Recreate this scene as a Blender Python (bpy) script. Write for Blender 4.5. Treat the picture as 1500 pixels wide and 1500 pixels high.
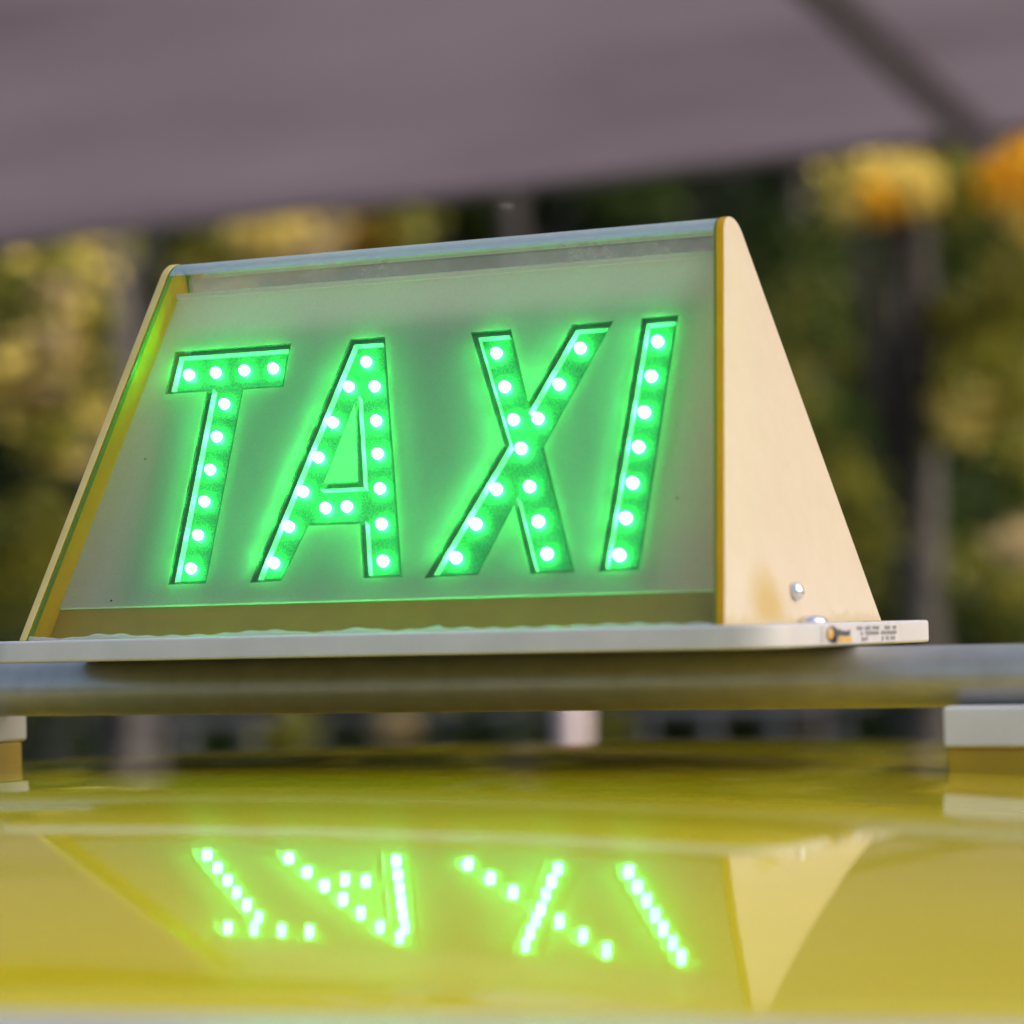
import bpy, bmesh, math, random
import numpy as np
from mathutils import Vector, Matrix, Euler
from mathutils.geometry import tessellate_polygon

for o in list(bpy.data.objects):
    bpy.data.objects.remove(o)
SC = bpy.context.scene
COL = SC.collection
Z0 = 1.52                      # height of the sign's base plate above the ground

# ------------------------------------------------------------------ camera
CAM = Vector((0.82163, -1.37530, 0.00203 + Z0))
YAW, PITCH, ROLL = 0.488692, 0.034691, -0.023550
FPX = 4795.84                  # focal length for a 1500 px wide frame
_f = Vector((-math.sin(YAW)*math.cos(PITCH), math.cos(YAW)*math.cos(PITCH), math.sin(PITCH)))
_r = Vector((math.cos(YAW), math.sin(YAW), 0))
_u = _r.cross(_f)
_r, _u = _r*math.cos(ROLL)+_u*math.sin(ROLL), -_r*math.sin(ROLL)+_u*math.cos(ROLL)
cd = bpy.data.cameras.new('camera')
cam = bpy.data.objects.new('camera', cd); COL.objects.link(cam)
M3 = Matrix((_r, _u, -_f)).transposed()
cam.matrix_world = Matrix.Translation(CAM) @ M3.to_4x4()
cd.sensor_width = 36; cd.lens = FPX/1500*36
cd.clip_start = 0.05; cd.clip_end = 2000
cd.dof.use_dof = True
cd.dof.focus_distance = (Vector((-0.07, 0.075, 0.10+Z0))-CAM).dot(_f)
cd.dof.aperture_fstop = 4.6
cd.dof.aperture_blades = 9
SC.camera = cam

# ------------------------------------------------------------------ sky and sun
SUN_AZ, SUN_EL = math.radians(14), math.radians(42)    # azimuth from +X towards +Y
sdir = Vector((math.cos(SUN_EL)*math.cos(SUN_AZ), math.cos(SUN_EL)*math.sin(SUN_AZ), math.sin(SUN_EL)))
world = bpy.data.worlds.new('World'); SC.world = world; world.use_nodes = True
nt = world.node_tree
bg = nt.nodes['Background']
sky = nt.nodes.new('ShaderNodeTexSky'); sky.sky_type = 'NISHITA'; sky.sun_disc = False
sky.sun_elevation = SUN_EL
sky.sun_rotation = math.atan2(sdir.x, sdir.y)
sky.air_density = 1.0; sky.dust_density = 5.0; sky.ozone_density = 1.0
nt.links.new(sky.outputs[0], bg.inputs[0]); bg.inputs[1].default_value = 0.15
sl = bpy.data.lights.new('sun', 'SUN'); sl.energy = 2.6; sl.angle = math.radians(1.5); sl.color = (1.0, 0.93, 0.82)
so = bpy.data.objects.new('sun', sl); COL.objects.link(so)
so.rotation_euler = (-sdir).to_track_quat('-Z', 'Y').to_euler(); so.location = (6, 2, 8)

SC.view_settings.view_transform = 'Standard'; SC.view_settings.look = 'None'
SC.view_settings.exposure = 0.85; SC.view_settings.gamma = 1.0
SC.render.engine = 'CYCLES'
SC.cycles.use_denoising = True
SC.cycles.max_bounces = 10; SC.cycles.transparent_max_bounces = 24
SC.cycles.sample_clamp_indirect = 12

# ------------------------------------------------------------------ helpers
def along(px, py, t):
    """world point seen at photo pixel (px,py) at horizontal distance t metres"""
    d = _f + _r*((px-750)/FPX) - _u*((py-750)/FPX)
    return CAM + d*(t/math.hypot(d.x, d.y))

def tag(o, label=None, cat=None, group=None, kind=None):
    if label: o['label'] = label
    if cat: o['category'] = cat
    if group: o['group'] = group
    if kind: o['kind'] = kind
    return o

def empty(name, loc, label, cat, group=None):
    o = bpy.data.objects.new(name, None); COL.objects.link(o)
    o.location = loc; o.empty_display_size = 0.1
    return tag(o, label, cat, group)

class MB:
    """collects faces of one mesh"""
    def __init__(s): s.v = []; s.f = []; s.m = []
    def add(s, vs, fs, m=0):
        k = len(s.v); s.v += [tuple(q) for q in vs]
        for f in fs: s.f.append(tuple(i+k for i in f)); s.m.append(m)
    def box(s, x0, x1, y0, y1, z0, z1, m=0):
        s.add([(x0,y0,z0),(x1,y0,z0),(x1,y1,z0),(x0,y1,z0),(x0,y0,z1),(x1,y0,z1),(x1,y1,z1),(x0,y1,z1)],
              [(3,2,1,0),(4,5,6,7),(0,1,5,4),(1,2,6,5),(2,3,7,6),(3,0,4,7)], m)
    def tube(s, pts, rads, n=12, m=0, cap=True):
        rings = []
        for i, (p, r) in enumerate(zip(pts, rads)):
            p = Vector(p)
            a = Vector(pts[max(i-1,0)]); b = Vector(pts[min(i+1,len(pts)-1)])
            d = (b-a).normalized()
            ref = Vector((0,0,1)) if abs(d.z) < 0.9 else Vector((1,0,0))
            e1 = d.cross(ref).normalized(); e2 = d.cross(e1)
            rings.append([p+(e1*math.cos(t)+e2*math.sin(t))*r for t in (2*math.pi*k/n for k in range(n))])
        vs = [q for R in rings for q in R]; fs = []
        for i in range(len(rings)-1):
            for k in range(n):
                fs.append((i*n+k, i*n+(k+1)%n, (i+1)*n+(k+1)%n, (i+1)*n+k))
        if cap: fs.append(tuple(range(n-1,-1,-1))); fs.append(tuple((len(rings)-1)*n+k for k in range(n)))
        s.add(vs, fs, m)
    def mesh(s, name, mats, smooth=False):
        me = bpy.data.meshes.new(name); me.from_pydata(s.v, [], s.f)
        for q in (mats if isinstance(mats, (list, tuple)) else [mats]): me.materials.append(q)
        me.polygons.foreach_set('material_index', s.m)
        if smooth: me.polygons.foreach_set('use_smooth', [True]*len(s.f))
        me.update(); return me
    def build(s, name, mats, parent=None, smooth=False, loc=None):
        o = bpy.data.objects.new(name, s.mesh(name, mats, smooth)); COL.objects.link(o)
        o.parent = parent
        if loc is not None: o.location = loc
        return o

def bevel(o, w, seg=2, ang=40):
    b = o.modifiers.new('bevel', 'BEVEL'); b.width = w; b.segments = seg
    b.limit_method = 'ANGLE'; b.angle_limit = math.radians(ang)
    for q in o.data.polygons: q.use_smooth = True
    wn = o.modifiers.new('normals', 'WEIGHTED_NORMAL'); wn.keep_sharp = True
    return o

# ------------------------------------------------------------------ materials
def newmat(name):
    m = bpy.data.materials.new(name); m.use_nodes = True
    t = m.node_tree
    return m, t, t.nodes['Principled BSDF'], t.nodes['Material Output']

def N(t, kind, **kw):
    n = t.nodes.new(kind)
    for k, v in kw.items():
        if k.startswith('i_'): n.inputs[k[2:].replace('_', ' ')].default_value = v
        else: setattr(n, k, v)
    return n

def noise(t, scale, detail=3, rough=0.55, coord='Object', mapping=None):
    tc = N(t, 'ShaderNodeTexCoord'); n = N(t, 'ShaderNodeTexNoise')
    n.inputs['Scale'].default_value = scale; n.inputs['Detail'].default_value = detail; n.inputs['Roughness'].default_value = rough
    if mapping:
        mp = N(t, 'ShaderNodeMapping'); mp.inputs['Scale'].default_value = mapping
        t.links.new(tc.outputs[coord], mp.inputs[0]); t.links.new(mp.outputs[0], n.inputs['Vector'])
    else: t.links.new(tc.outputs[coord], n.inputs['Vector'])
    return n

def ramp(t, fac, stops):
    r = N(t, 'ShaderNodeValToRGB'); e = r.color_ramp.elements
    while len(e) < len(stops): e.new(0.5)
    for q, (p, c) in zip(e, stops): q.position = p; q.color = (*c, 1) if len(c) == 3 else c
    t.links.new(fac, r.inputs[0]); return r

def bump(t, b, h, strength, dist):
    n = N(t, 'ShaderNodeBump'); n.inputs['Strength'].default_value = strength; n.inputs['Distance'].default_value = dist
    t.links.new(h, n.inputs['Height'])
    if b is not None: t.links.new(n.outputs[0], b.inputs['Normal'])
    return n

def plain(name, c1, c2=None, rough=0.5, scale=30, metallic=0.0, bmp=0.0, bscale=300, coat=0.0, bdist=0.0005):
    m, t, b, out = newmat(name)
    b.inputs['Roughness'].default_value = rough; b.inputs['Metallic'].default_value = metallic
    b.inputs['Coat Weight'].default_value = coat
    n = noise(t, scale, 5)
    r = ramp(t, n.outputs['Fac'], [(0.35, c1), (0.68, c2 or c1)]); t.links.new(r.outputs[0], b.inputs['Base Color'])
    if bmp:
        n2 = noise(t, bscale, 4); bump(t, b, n2.outputs['Fac'], bmp, bdist)
    return m

def emit_mat(name, col, s):
    m, t, b, out = newmat(name)
    t.nodes.remove(b); e = N(t, 'ShaderNodeEmission'); e.inputs[0].default_value = (*col, 1); e.inputs[1].default_value = s
    t.links.new(e.outputs[0], out.inputs[0]); return m

# car paint: yellow base under clear lacquer, faint dust
def paint():
    m, t, b, out = newmat('yellow_car_paint')
    n = noise(t, 2.2, 4, 0.6, mapping=(1, 2.5, 1))
    r = ramp(t, n.outputs['Fac'], [(0.3, (0.60, 0.475, 0.002)), (0.7, (0.67, 0.53, 0.004))])
    du = noise(t, 700, 6, 0.8); dl = noise(t, 5, 4, 0.6, mapping=(1, 0.4, 1)); dm = N(t, 'ShaderNodeMath', operation='MULTIPLY')
    t.links.new(du.outputs['Fac'], dm.inputs[0]); t.links.new(dl.outputs['Fac'], dm.inputs[1])
    dr = ramp(t, dm.outputs[0], [(0.24, (0,0,0)), (0.46, (0.20,0.20,0.20))])
    dx = N(t, 'ShaderNodeMix', data_type='RGBA'); t.links.new(dr.outputs[0], dx.inputs[0]); t.links.new(r.outputs[0], dx.inputs[6]); dx.inputs[7].default_value = (0.46, 0.39, 0.14, 1)
    t.links.new(dx.outputs[2], b.inputs['Base Color'])
    b.inputs['Roughness'].default_value = 0.30
    b.inputs['Specular IOR Level'].default_value = 0.02
    b.inputs['Coat Weight'].default_value = 1.0; b.inputs['Coat Roughness'].default_value = 0.012; b.inputs['Coat IOR'].default_value = 1.42
    n2 = noise(t, 180, 2); bp = bump(t, None, n2.outputs['Fac'], 0.03, 0.0004)
    t.links.new(bp.outputs[0], b.inputs['Coat Normal'])
    return m
M_PAINT = paint()

# opal white acrylic with fine grain and specks; passes light through
def opal(name, col, trans, specks=True, tgain=1.0):
    m, t, b, out = newmat(name)
    n = noise(t, 900, 3, 0.7)
    lo = tuple(c*0.90 for c in col)
    r = ramp(t, n.outputs['Fac'], [(0.3, lo), (0.7, col)])
    c = r.outputs[0]
    if specks:
        v = N(t, 'ShaderNodeTexVoronoi'); v.inputs['Scale'].default_value = 42; v.inputs['Randomness'].default_value = 1
        tc = N(t, 'ShaderNodeTexCoord'); t.links.new(tc.outputs['Object'], v.inputs['Vector'])
        r2 = ramp(t, v.outputs['Distance'], [(0.022, (0.03,0.03,0.03)), (0.034, (1,1,1))])
        big = noise(t, 14, 2); r3 = ramp(t, big.outputs['Fac'], [(0.50, (1,1,1)), (0.56, (0,0,0))])
        mx0 = N(t, 'ShaderNodeMix', data_type='RGBA', blend_type='LIGHTEN'); mx0.inputs[0].default_value = 1
        t.links.new(r2.outputs[0], mx0.inputs[6]); t.links.new(r3.outputs[0], mx0.inputs[7])
        mx = N(t, 'ShaderNodeMix', data_type='RGBA', blend_type='MULTIPLY'); mx.inputs[0].default_value = 1
        t.links.new(c, mx.inputs[6]); t.links.new(mx0.outputs[2], mx.inputs[7]); c = mx.outputs[2]
    b.inputs['Roughness'].default_value = 0.35
    t.links.new(c, b.inputs['Base Color'])
    tr = N(t, 'ShaderNodeBsdfTranslucent')
    gain = N(t, 'ShaderNodeMix', data_type='RGBA', blend_type='MULTIPLY'); gain.inputs[0].default_value = 1
    t.links.new(c, gain.inputs[6]); gain.inputs[7].default_value = (tgain, tgain, tgain, 1); t.links.new(gain.outputs[2], tr.inputs[0])
    ms = N(t, 'ShaderNodeMixShader'); ms.inputs[0].default_value = trans
    t.links.new(b.outputs[0], ms.inputs[1]); t.links.new(tr.outputs[0], ms.inputs[2]); t.links.new(ms.outputs[0], out.inputs[0])
    return m
M_OPAL = opal('opal_white_acrylic', (0.56, 0.53, 0.495), 0.68, True, 1.75)
def rim():
    m, t, b, out = newmat('recess_shaded_rim')
    b.inputs['Base Color'].default_value = (0.10, 0.14, 0.10, 1); b.inputs['Roughness'].default_value = 0.4  # recess shade and green LED cast put into the ledge colour
    tp = N(t, 'ShaderNodeBsdfTransparent'); tp.inputs[0].default_value = (0.45, 0.95, 0.5, 1)
    ms = N(t, 'ShaderNodeMixShader'); ms.inputs[0].default_value = 0.50
    t.links.new(b.outputs[0], ms.inputs[1]); t.links.new(tp.outputs[0], ms.inputs[2]); t.links.new(ms.outputs[0], out.inputs[0])
    return m
M_LEDGE = rim()

def channel_wall():
    m, t, b, out = newmat('clear_channel_wall')
    b.inputs['Base Color'].default_value = (0.75, 0.78, 0.75, 1); b.inputs['Roughness'].default_value = 0.25
    tp = N(t, 'ShaderNodeBsdfTransparent'); ms = N(t, 'ShaderNodeMixShader'); ms.inputs[0].default_value = 0.52
    t.links.new(b.outputs[0], ms.inputs[1]); t.links.new(tp.outputs[0], ms.inputs[2]); t.links.new(ms.outputs[0], out.inputs[0])
    return m
M_WALL = channel_wall()

def board():
    m, t, b, out = newmat('circuit_board')
    n = noise(t, 1400, 3, 0.8); r = ramp(t, n.outputs['Fac'], [(0.36, (0.015,0.06,0.025)), (0.62, (0.075,0.30,0.12))])
    t.links.new(r.outputs[0], b.inputs['Base Color']); b.inputs['Roughness'].default_value = 0.45
    return m
M_BOARD = board()
M_OPALB = plain('white_board_back', (0.70, 0.70, 0.68), (0.75, 0.75, 0.73), 0.6)
M_BACK = plain('dark_backing_board', (0.05, 0.055, 0.05), (0.08, 0.085, 0.08), 0.6)
def led_mat():
    # green LED dome, every one a little different in brightness
    m, t, b, out = newmat('green_led_glow'); t.nodes.remove(b)
    oi = N(t, 'ShaderNodeObjectInfo'); mr = N(t, 'ShaderNodeMapRange'); t.links.new(oi.outputs['Random'], mr.inputs[0])
    mr.inputs[3].default_value = 46; mr.inputs[4].default_value = 68
    e = N(t, 'ShaderNodeEmission'); e.inputs[0].default_value = (0.045, 1.0, 0.17, 1); t.links.new(mr.outputs[0], e.inputs[1]); t.links.new(e.outputs[0], out.inputs[0])
    return m
M_LED = led_mat()

def clear_sheet(name='clear_acrylic', dust=(0.0, 0.03)):
    m, t, b, out = newmat(name); t.nodes.remove(b)
    tp = N(t, 'ShaderNodeBsdfTransparent'); tp.inputs[0].default_value = (0.965, 0.985, 0.97, 1)
    gl = N(t, 'ShaderNodeBsdfGlossy'); gl.inputs['Roughness'].default_value = 0.03
    # Schlick reflectance of a thin sheet, the same from both sides
    ge = N(t, 'ShaderNodeNewGeometry'); dt = N(t, 'ShaderNodeVectorMath', operation='DOT_PRODUCT')
    t.links.new(ge.outputs['Normal'], dt.inputs[0]); t.links.new(ge.outputs['Incoming'], dt.inputs[1])
    ab = N(t, 'ShaderNodeMath', operation='ABSOLUTE'); t.links.new(dt.outputs['Value'], ab.inputs[0])
    iv = N(t, 'ShaderNodeMath', operation='SUBTRACT', use_clamp=True); iv.inputs[0].default_value = 1; t.links.new(ab.outputs[0], iv.inputs[1])
    pw = N(t, 'ShaderNodeMath', operation='POWER'); pw.inputs[1].default_value = 5; t.links.new(iv.outputs[0], pw.inputs[0])
    fr = N(t, 'ShaderNodeMath', operation='MULTIPLY_ADD', use_clamp=True); fr.inputs[1].default_value = 0.985; fr.inputs[2].default_value = 0.013; t.links.new(pw.outputs[0], fr.inputs[0])
    ms = N(t, 'ShaderNodeMixShader')
    t.links.new(fr.outputs[0], ms.inputs[0]); t.links.new(tp.outputs[0], ms.inputs[1]); t.links.new(gl.outputs[0], ms.inputs[2])
    d0 = N(t, 'ShaderNodeBsdfDiffuse'); d0.inputs[0].default_value = (0.62, 0.60, 0.58, 1)
    d1 = N(t, 'ShaderNodeBsdfTranslucent'); d1.inputs[0].default_value = (0.85, 0.83, 0.80, 1)
    df = N(t, 'ShaderNodeMixShader'); df.inputs[0].default_value = 0.55; t.links.new(d0.outputs[0], df.inputs[1]); t.links.new(d1.outputs[0], df.inputs[2])
    n = noise(t, 260, 6, 0.75); n1 = noise(t, 9, 3)
    mu = N(t, 'ShaderNodeMath', operation='MULTIPLY'); t.links.new(n.outputs['Fac'], mu.inputs[0]); t.links.new(n1.outputs['Fac'], mu.inputs[1])
    mr = N(t, 'ShaderNodeMapRange'); t.links.new(mu.outputs[0], mr.inputs[0])
    mr.inputs[1].default_value = 0.18; mr.inputs[2].default_value = 0.45; mr.inputs[3].default_value = dust[0]; mr.inputs[4].default_value = dust[1]
    m2 = N(t, 'ShaderNodeMixShader'); t.links.new(mr.outputs[0], m2.inputs[0])
    t.links.new(ms.outputs[0], m2.inputs[1]); t.links.new(df.outputs[0], m2.inputs[2]); t.links.new(m2.outputs[0], out.inputs[0])
    return m
M_CLEAR = clear_sheet()
M_DUSTY = clear_sheet('dusty_clear_acrylic', (0.18, 0.42))
def bend():
    m, t, b, out = newmat('polished_acrylic_bend'); t.nodes.remove(b)
    tp = N(t, 'ShaderNodeBsdfTransparent'); tp.inputs[0].default_value = (0.9, 0.95, 0.92, 1)
    gl = N(t, 'ShaderNodeBsdfGlossy'); gl.inputs['Roughness'].default_value = 0.07; gl.inputs['Color'].default_value = (1.0, 0.96, 0.92, 1)
    tr = N(t, 'ShaderNodeBsdfTranslucent'); tr.inputs[0].default_value = (0.95, 0.94, 0.93, 1)
    a = N(t, 'ShaderNodeMixShader'); a.inputs[0].default_value = 0.10; c = N(t, 'ShaderNodeMixShader'); c.inputs[0].default_value = 0.66
    t.links.new(gl.outputs[0], a.inputs[1]); t.links.new(tr.outputs[0], a.inputs[2]); t.links.new(tp.outputs[0], c.inputs[1]); t.links.new(a.outputs[0], c.inputs[2]); t.links.new(c.outputs[0], out.inputs[0])
    return m
M_BEND = bend()

def edge_green():
    m, t, b, out = newmat('acrylic_cut_edge')
    b.inputs['Base Color'].default_value = (0.22, 0.34, 0.06, 1); b.inputs['Roughness'].default_value = 0.3
    tr = N(t, 'ShaderNodeBsdfTranslucent'); tr.inputs[0].default_value = (0.28, 0.45, 0.10, 1)
    ms = N(t, 'ShaderNodeMixShader'); ms.inputs[0].default_value = 0.5
    t.links.new(b.outputs[0], ms.inputs[1]); t.links.new(tr.outputs[0], ms.inputs[2]); t.links.new(ms.outputs[0], out.inputs[0])
    return m
M_EDGE = edge_green()

def plate_cream():
    m, t, b, out = newmat('faded_cream_plastic')
    n = noise(t, 60, 6, 0.65)
    r = ramp(t, n.outputs['Fac'], [(0.3, (0.74, 0.63, 0.47)), (0.7, (0.79, 0.68, 0.52))])
    # yellow stain low on the plate, its own ragged shape
    tc = N(t, 'ShaderNodeTexCoord'); vs = N(t, 'ShaderNodeVectorMath', operation='DISTANCE'); vs.inputs[1].default_value = (0.1986, 0.053, 0.006)
    t.links.new(tc.outputs['Object'], vs.inputs[0])
    n2 = noise(t, 90, 4); ad = N(t, 'ShaderNodeMath', operation='MULTIPLY_ADD'); ad.inputs[1].default_value = 0.014; ad.inputs[2].default_value = -0.014
    t.links.new(n2.outputs['Fac'], ad.inputs[0])
    sm = N(t, 'ShaderNodeMath', operation='ADD'); t.links.new(vs.outputs['Value'], sm.inputs[0]); t.links.new(ad.outputs[0], sm.inputs[1])
    r2 = ramp(t, sm.outputs[0], [(0.002, (1,1,1)), (0.019, (0,0,0))])
    mx = N(t, 'ShaderNodeMix', data_type='RGBA'); t.links.new(r2.outputs[0], mx.inputs[0]); t.links.new(r.outputs[0], mx.inputs[6]); mx.inputs[7].default_value = (0.66, 0.48, 0.18, 1)
    # dirty rim along the base
    sx = N(t, 'ShaderNodeSeparateXYZ'); t.links.new(tc.outputs['Object'], sx.inputs[0])
    n3 = noise(t, 120, 4); a2 = N(t, 'ShaderNodeMath', operation='MULTIPLY_ADD'); a2.inputs[1].default_value = 0.012; t.links.new(n3.outputs['Fac'], a2.inputs[0]); t.links.new(sx.outputs['Z'], a2.inputs[2])
    r3 = ramp(t, a2.outputs[0], [(0.007, (1,1,1)), (0.0105, (0,0,0))])
    m3 = N(t, 'ShaderNodeMix', data_type='RGBA'); t.links.new(r3.outputs[0], m3.inputs[0]); t.links.new(mx.outputs[2], m3.inputs[6]); m3.inputs[7].default_value = (0.66, 0.53, 0.28, 1)
    t.links.new(m3.outputs[2], b.inputs['Base Color']); b.inputs['Roughness'].default_value = 0.42
    tr = N(t, 'ShaderNodeBsdfTranslucent'); tr.inputs[0].default_value = (0.9, 0.78, 0.5, 1)
    ms = N(t, 'ShaderNodeMixShader'); ms.inputs[0].default_value = 0.22
    t.links.new(b.outputs[0], ms.inputs[1]); t.links.new(tr.outputs[0], ms.inputs[2]); t.links.new(ms.outputs[0], out.inputs[0])
    return m
M_CREAM = plate_cream()
def yellow_plastic():
    m, t, b, out = newmat('yellow_acrylic')
    n = noise(t, 40, 4); r = ramp(t, n.outputs['Fac'], [(0.3, (0.84, 0.52, 0.006)), (0.7, (0.88, 0.58, 0.010))])
    t.links.new(r.outputs[0], b.inputs['Base Color']); b.inputs['Roughness'].default_value = 0.35
    tr = N(t, 'ShaderNodeBsdfTranslucent'); t.links.new(r.outputs[0], tr.inputs[0])
    ms = N(t, 'ShaderNodeMixShader'); ms.inputs[0].default_value = 0.62
    t.links.new(b.outputs[0], ms.inputs[1]); t.links.new(tr.outputs[0], ms.inputs[2]); t.links.new(ms.outputs[0], out.inputs[0])
    return m
M_YELLOW = yellow_plastic()
M_RIMC = plain('cream_yellow_edge', (0.62, 0.48, 0.15), (0.68, 0.54, 0.20), 0.45, 80)
M_STRIP = plain('ochre_backing_strip', (0.30, 0.19, 0.004), (0.35, 0.23, 0.008), 0.6, 40)
M_WHITE = plain('white_pvc', (0.56, 0.545, 0.555), (0.63, 0.61, 0.62), 0.42, 25, bmp=0.15, bscale=500, bdist=0.0003)
M_ALU = plain('anodised_aluminium', (0.37, 0.355, 0.31), (0.43, 0.415, 0.37), 0.40, 60, metallic=0.6, bmp=0.06, bscale=900, bdist=0.0002)
M_STEEL = plain('bright_steel', (0.70, 0.70, 0.72), (0.80, 0.80, 0.82), 0.16, 60, metallic=1.0)
M_RUBBERW = plain('white_rubber', (0.62, 0.60, 0.59), (0.70, 0.68, 0.67), 0.6, 40)
M_YPAD = plain('yellow_painted_block', (0.40, 0.26, 0.005), (0.47, 0.31, 0.008), 0.4, 40)
M_INK = plain('dark_ink', (0.03, 0.025, 0.04), (0.06, 0.05, 0.08), 0.5)
M_INKG = plain('grey_ink', (0.26, 0.24, 0.27), (0.34, 0.32, 0.35), 0.5)
M_ORANGE = plain('orange_ink', (0.62, 0.34, 0.03), (0.70, 0.42, 0.05), 0.5)
M_PAPER = plain('white_sticker', (0.60, 0.585, 0.595), (0.63, 0.61, 0.62), 0.38)
def sealant():
    m, t, b, out = newmat('clear_sealant')
    b.inputs['Base Color'].default_value = (0.75, 0.76, 0.73, 1); b.inputs['Roughness'].default_value = 0.12
    tp = N(t, 'ShaderNodeBsdfTransparent'); tr = N(t, 'ShaderNodeBsdfTranslucent'); tr.inputs[0].default_value = (0.8, 0.8, 0.78, 1)
    m1 = N(t, 'ShaderNodeMixShader'); m1.inputs[0].default_value = 0.45; m2 = N(t, 'ShaderNodeMixShader'); m2.inputs[0].default_value = 0.5
    t.links.new(b.outputs[0], m1.inputs[1]); t.links.new(tr.outputs[0], m1.inputs[2]); t.links.new(m1.outputs[0], m2.inputs[1]); t.links.new(tp.outputs[0], m2.inputs[2]); t.links.new(m2.outputs[0], out.inputs[0])
    return m
M_SEAL = sealant()
M_GLASSD = plain('dark_car_glass', (0.015, 0.018, 0.018), (0.02, 0.022, 0.022), 0.03, coat=1.0)
M_TRIM = plain('pale_metal_trim', (0.72, 0.71, 0.72), (0.78, 0.77, 0.78), 0.3, metallic=0.5)
M_TYRE = plain('tyre_rubber', (0.02, 0.02, 0.02), (0.03, 0.03, 0.03), 0.8)
M_RIM = plain('alloy_rim', (0.5, 0.5, 0.5), (0.6, 0.6, 0.6), 0.3, metallic=1.0)
M_BLACK = plain('black_trim', (0.02, 0.02, 0.02), (0.03, 0.03, 0.03), 0.5)

# ------------------------------------------------------------------ setting: ground
def ground_mat():
    m, t, b, out = newmat('paving')
    n = noise(t, 1.3, 8, 0.65); r = ramp(t, n.outputs['Fac'], [(0.3, (0.05, 0.05, 0.05)), (0.7, (0.085, 0.082, 0.078))])
    t.links.new(r.outputs[0], b.inputs['Base Color']); b.inputs['Roughness'].default_value = 0.85
    n2 = noise(t, 40, 5); bump(t, b, n2.outputs['Fac'], 0.4, 0.01); return m
g = MB(); g.add([(-400,-400,0),(400,-400,0),(400,400,0),(-400,400,0)], [(0,1,2,3)])
tag(g.build('ground', ground_mat()), kind='structure')

# ------------------------------------------------------------------ the taxi: roof and shell
RC = (-0.06903910, -0.00180203, -0.03773872, -0.05706618, -0.01284745, -0.17641112, 0.14916037, 0.01053569)
def roof_z(x, y):
    t = y+0.12; g_ = 0.5*(t+math.sqrt(t*t+0.0144))
    z = RC[0]+RC[1]*x+RC[2]*y+RC[3]*x*x+RC[4]*x*y+RC[5]*y*y+RC[6]*g_*g_+RC[7]*x*x*y
    e = abs(x)-0.56
    if e > 0: z -= 2.6*e*e
    return z
taxi = empty('taxi', (0, 0, 0), 'glossy yellow taxi car whose curved roof carries the lit sign', 'car')
ROOF_F, ROOF_B, ROOF_S = -0.605, 1.35, 0.70
def fy(x): return ROOF_F+0.32*x*x-0.55*max(abs(x)-0.5, 0)**2      # front rim bows forward
m = MB(); nx, ny = 72, 96
vs = []
for j in range(ny+1):
    for i in range(nx+1):
        x = -ROOF_S+2*ROOF_S*i/nx; y = fy(x)+(ROOF_B-fy(x))*j/ny
        vs.append((x, y, roof_z(x, y)+Z0))
fs = [(j*(nx+1)+i, j*(nx+1)+i+1, (j+1)*(nx+1)+i+1, (j+1)*(nx+1)+i) for j in range(ny) for i in range(nx)]
m.add(vs, fs); ro = m.build('roof', M_PAINT, taxi, True)
so_ = ro.modifiers.new('thickness', 'SOLIDIFY'); so_.thickness = 0.012; so_.offset = -1
# windscreen, rear window and sides hang from the roof rims
def strip(name, mat, top, bot, n=24):
    m = MB(); vs = [top(k/n) for k in range(n+1)]+[bot(k/n) for k in range(n+1)]
    m.add(vs, [(k, k+1, n+2+k, n+1+k) for k in range(n)])
    o = m.build(name, mat, taxi, True); s = o.modifiers.new('thickness', 'SOLIDIFY'); s.thickness = 0.006; s.offset = 0; return o
def X(a, h): return -h+2*h*a
strip('windscreen', M_GLASSD, lambda a: (X(a,.68), fy(X(a,.68))-0.042, roof_z(X(a,.68), fy(X(a,.68)))+Z0-0.026),
      lambda a: (X(a,.76), fy(X(a,.70))-0.80+0.12*(2*a-1)**2, Z0-0.58))
strip('windscreen_trim', M_TRIM, lambda a: (X(a,.69), fy(X(a,.69))-0.0015, roof_z(X(a,.69), fy(X(a,.69)))+Z0-0.002),
      lambda a: (X(a,.69), fy(X(a,.69))-0.040, roof_z(X(a,.69), fy(X(a,.69)))+Z0-0.020))
strip('rear_window', M_GLASSD, lambda a: (X(a,.68), ROOF_B+0.012, roof_z(X(a,.68), ROOF_B)+Z0-0.008),
      lambda a: (X(a,.76), ROOF_B+0.60, Z0-0.58))
for s in (-1, 1):
    strip('side_window', M_GLASSD, lambda a, s=s: (s*(ROOF_S+0.006), fy(.7)+(ROOF_B-fy(.7))*a, roof_z(ROOF_S, fy(.7)+(ROOF_B-fy(.7))*a)+Z0-0.006),
          lambda a, s=s: (s*0.80, fy(.7)-0.70+(ROOF_B-fy(.7)+1.25)*a, Z0-0.58))
m = MB()
prof = [(-2.35,0.32),(-2.38,0.55),(-2.28,0.74),(-1.46,0.955),(1.98,0.955),(2.55,0.92),(2.62,0.60),(2.55,0.32)]
vs = []
for (y, z) in prof: vs += [(-0.82, y, z), (0.82, y, z)]
n = len(prof)
fs = [(2*k, 2*k+1, 2*((k+1)%n)+1, 2*((k+1)%n)) for k in range(n)]
fs += [tuple(2*k for k in range(n)), tuple(2*k+1 for k in range(n-1,-1,-1))]
m.add(vs, fs); bevel(m.build('lower_body', M_PAINT, taxi), 0.09, 4, 20)
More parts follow.
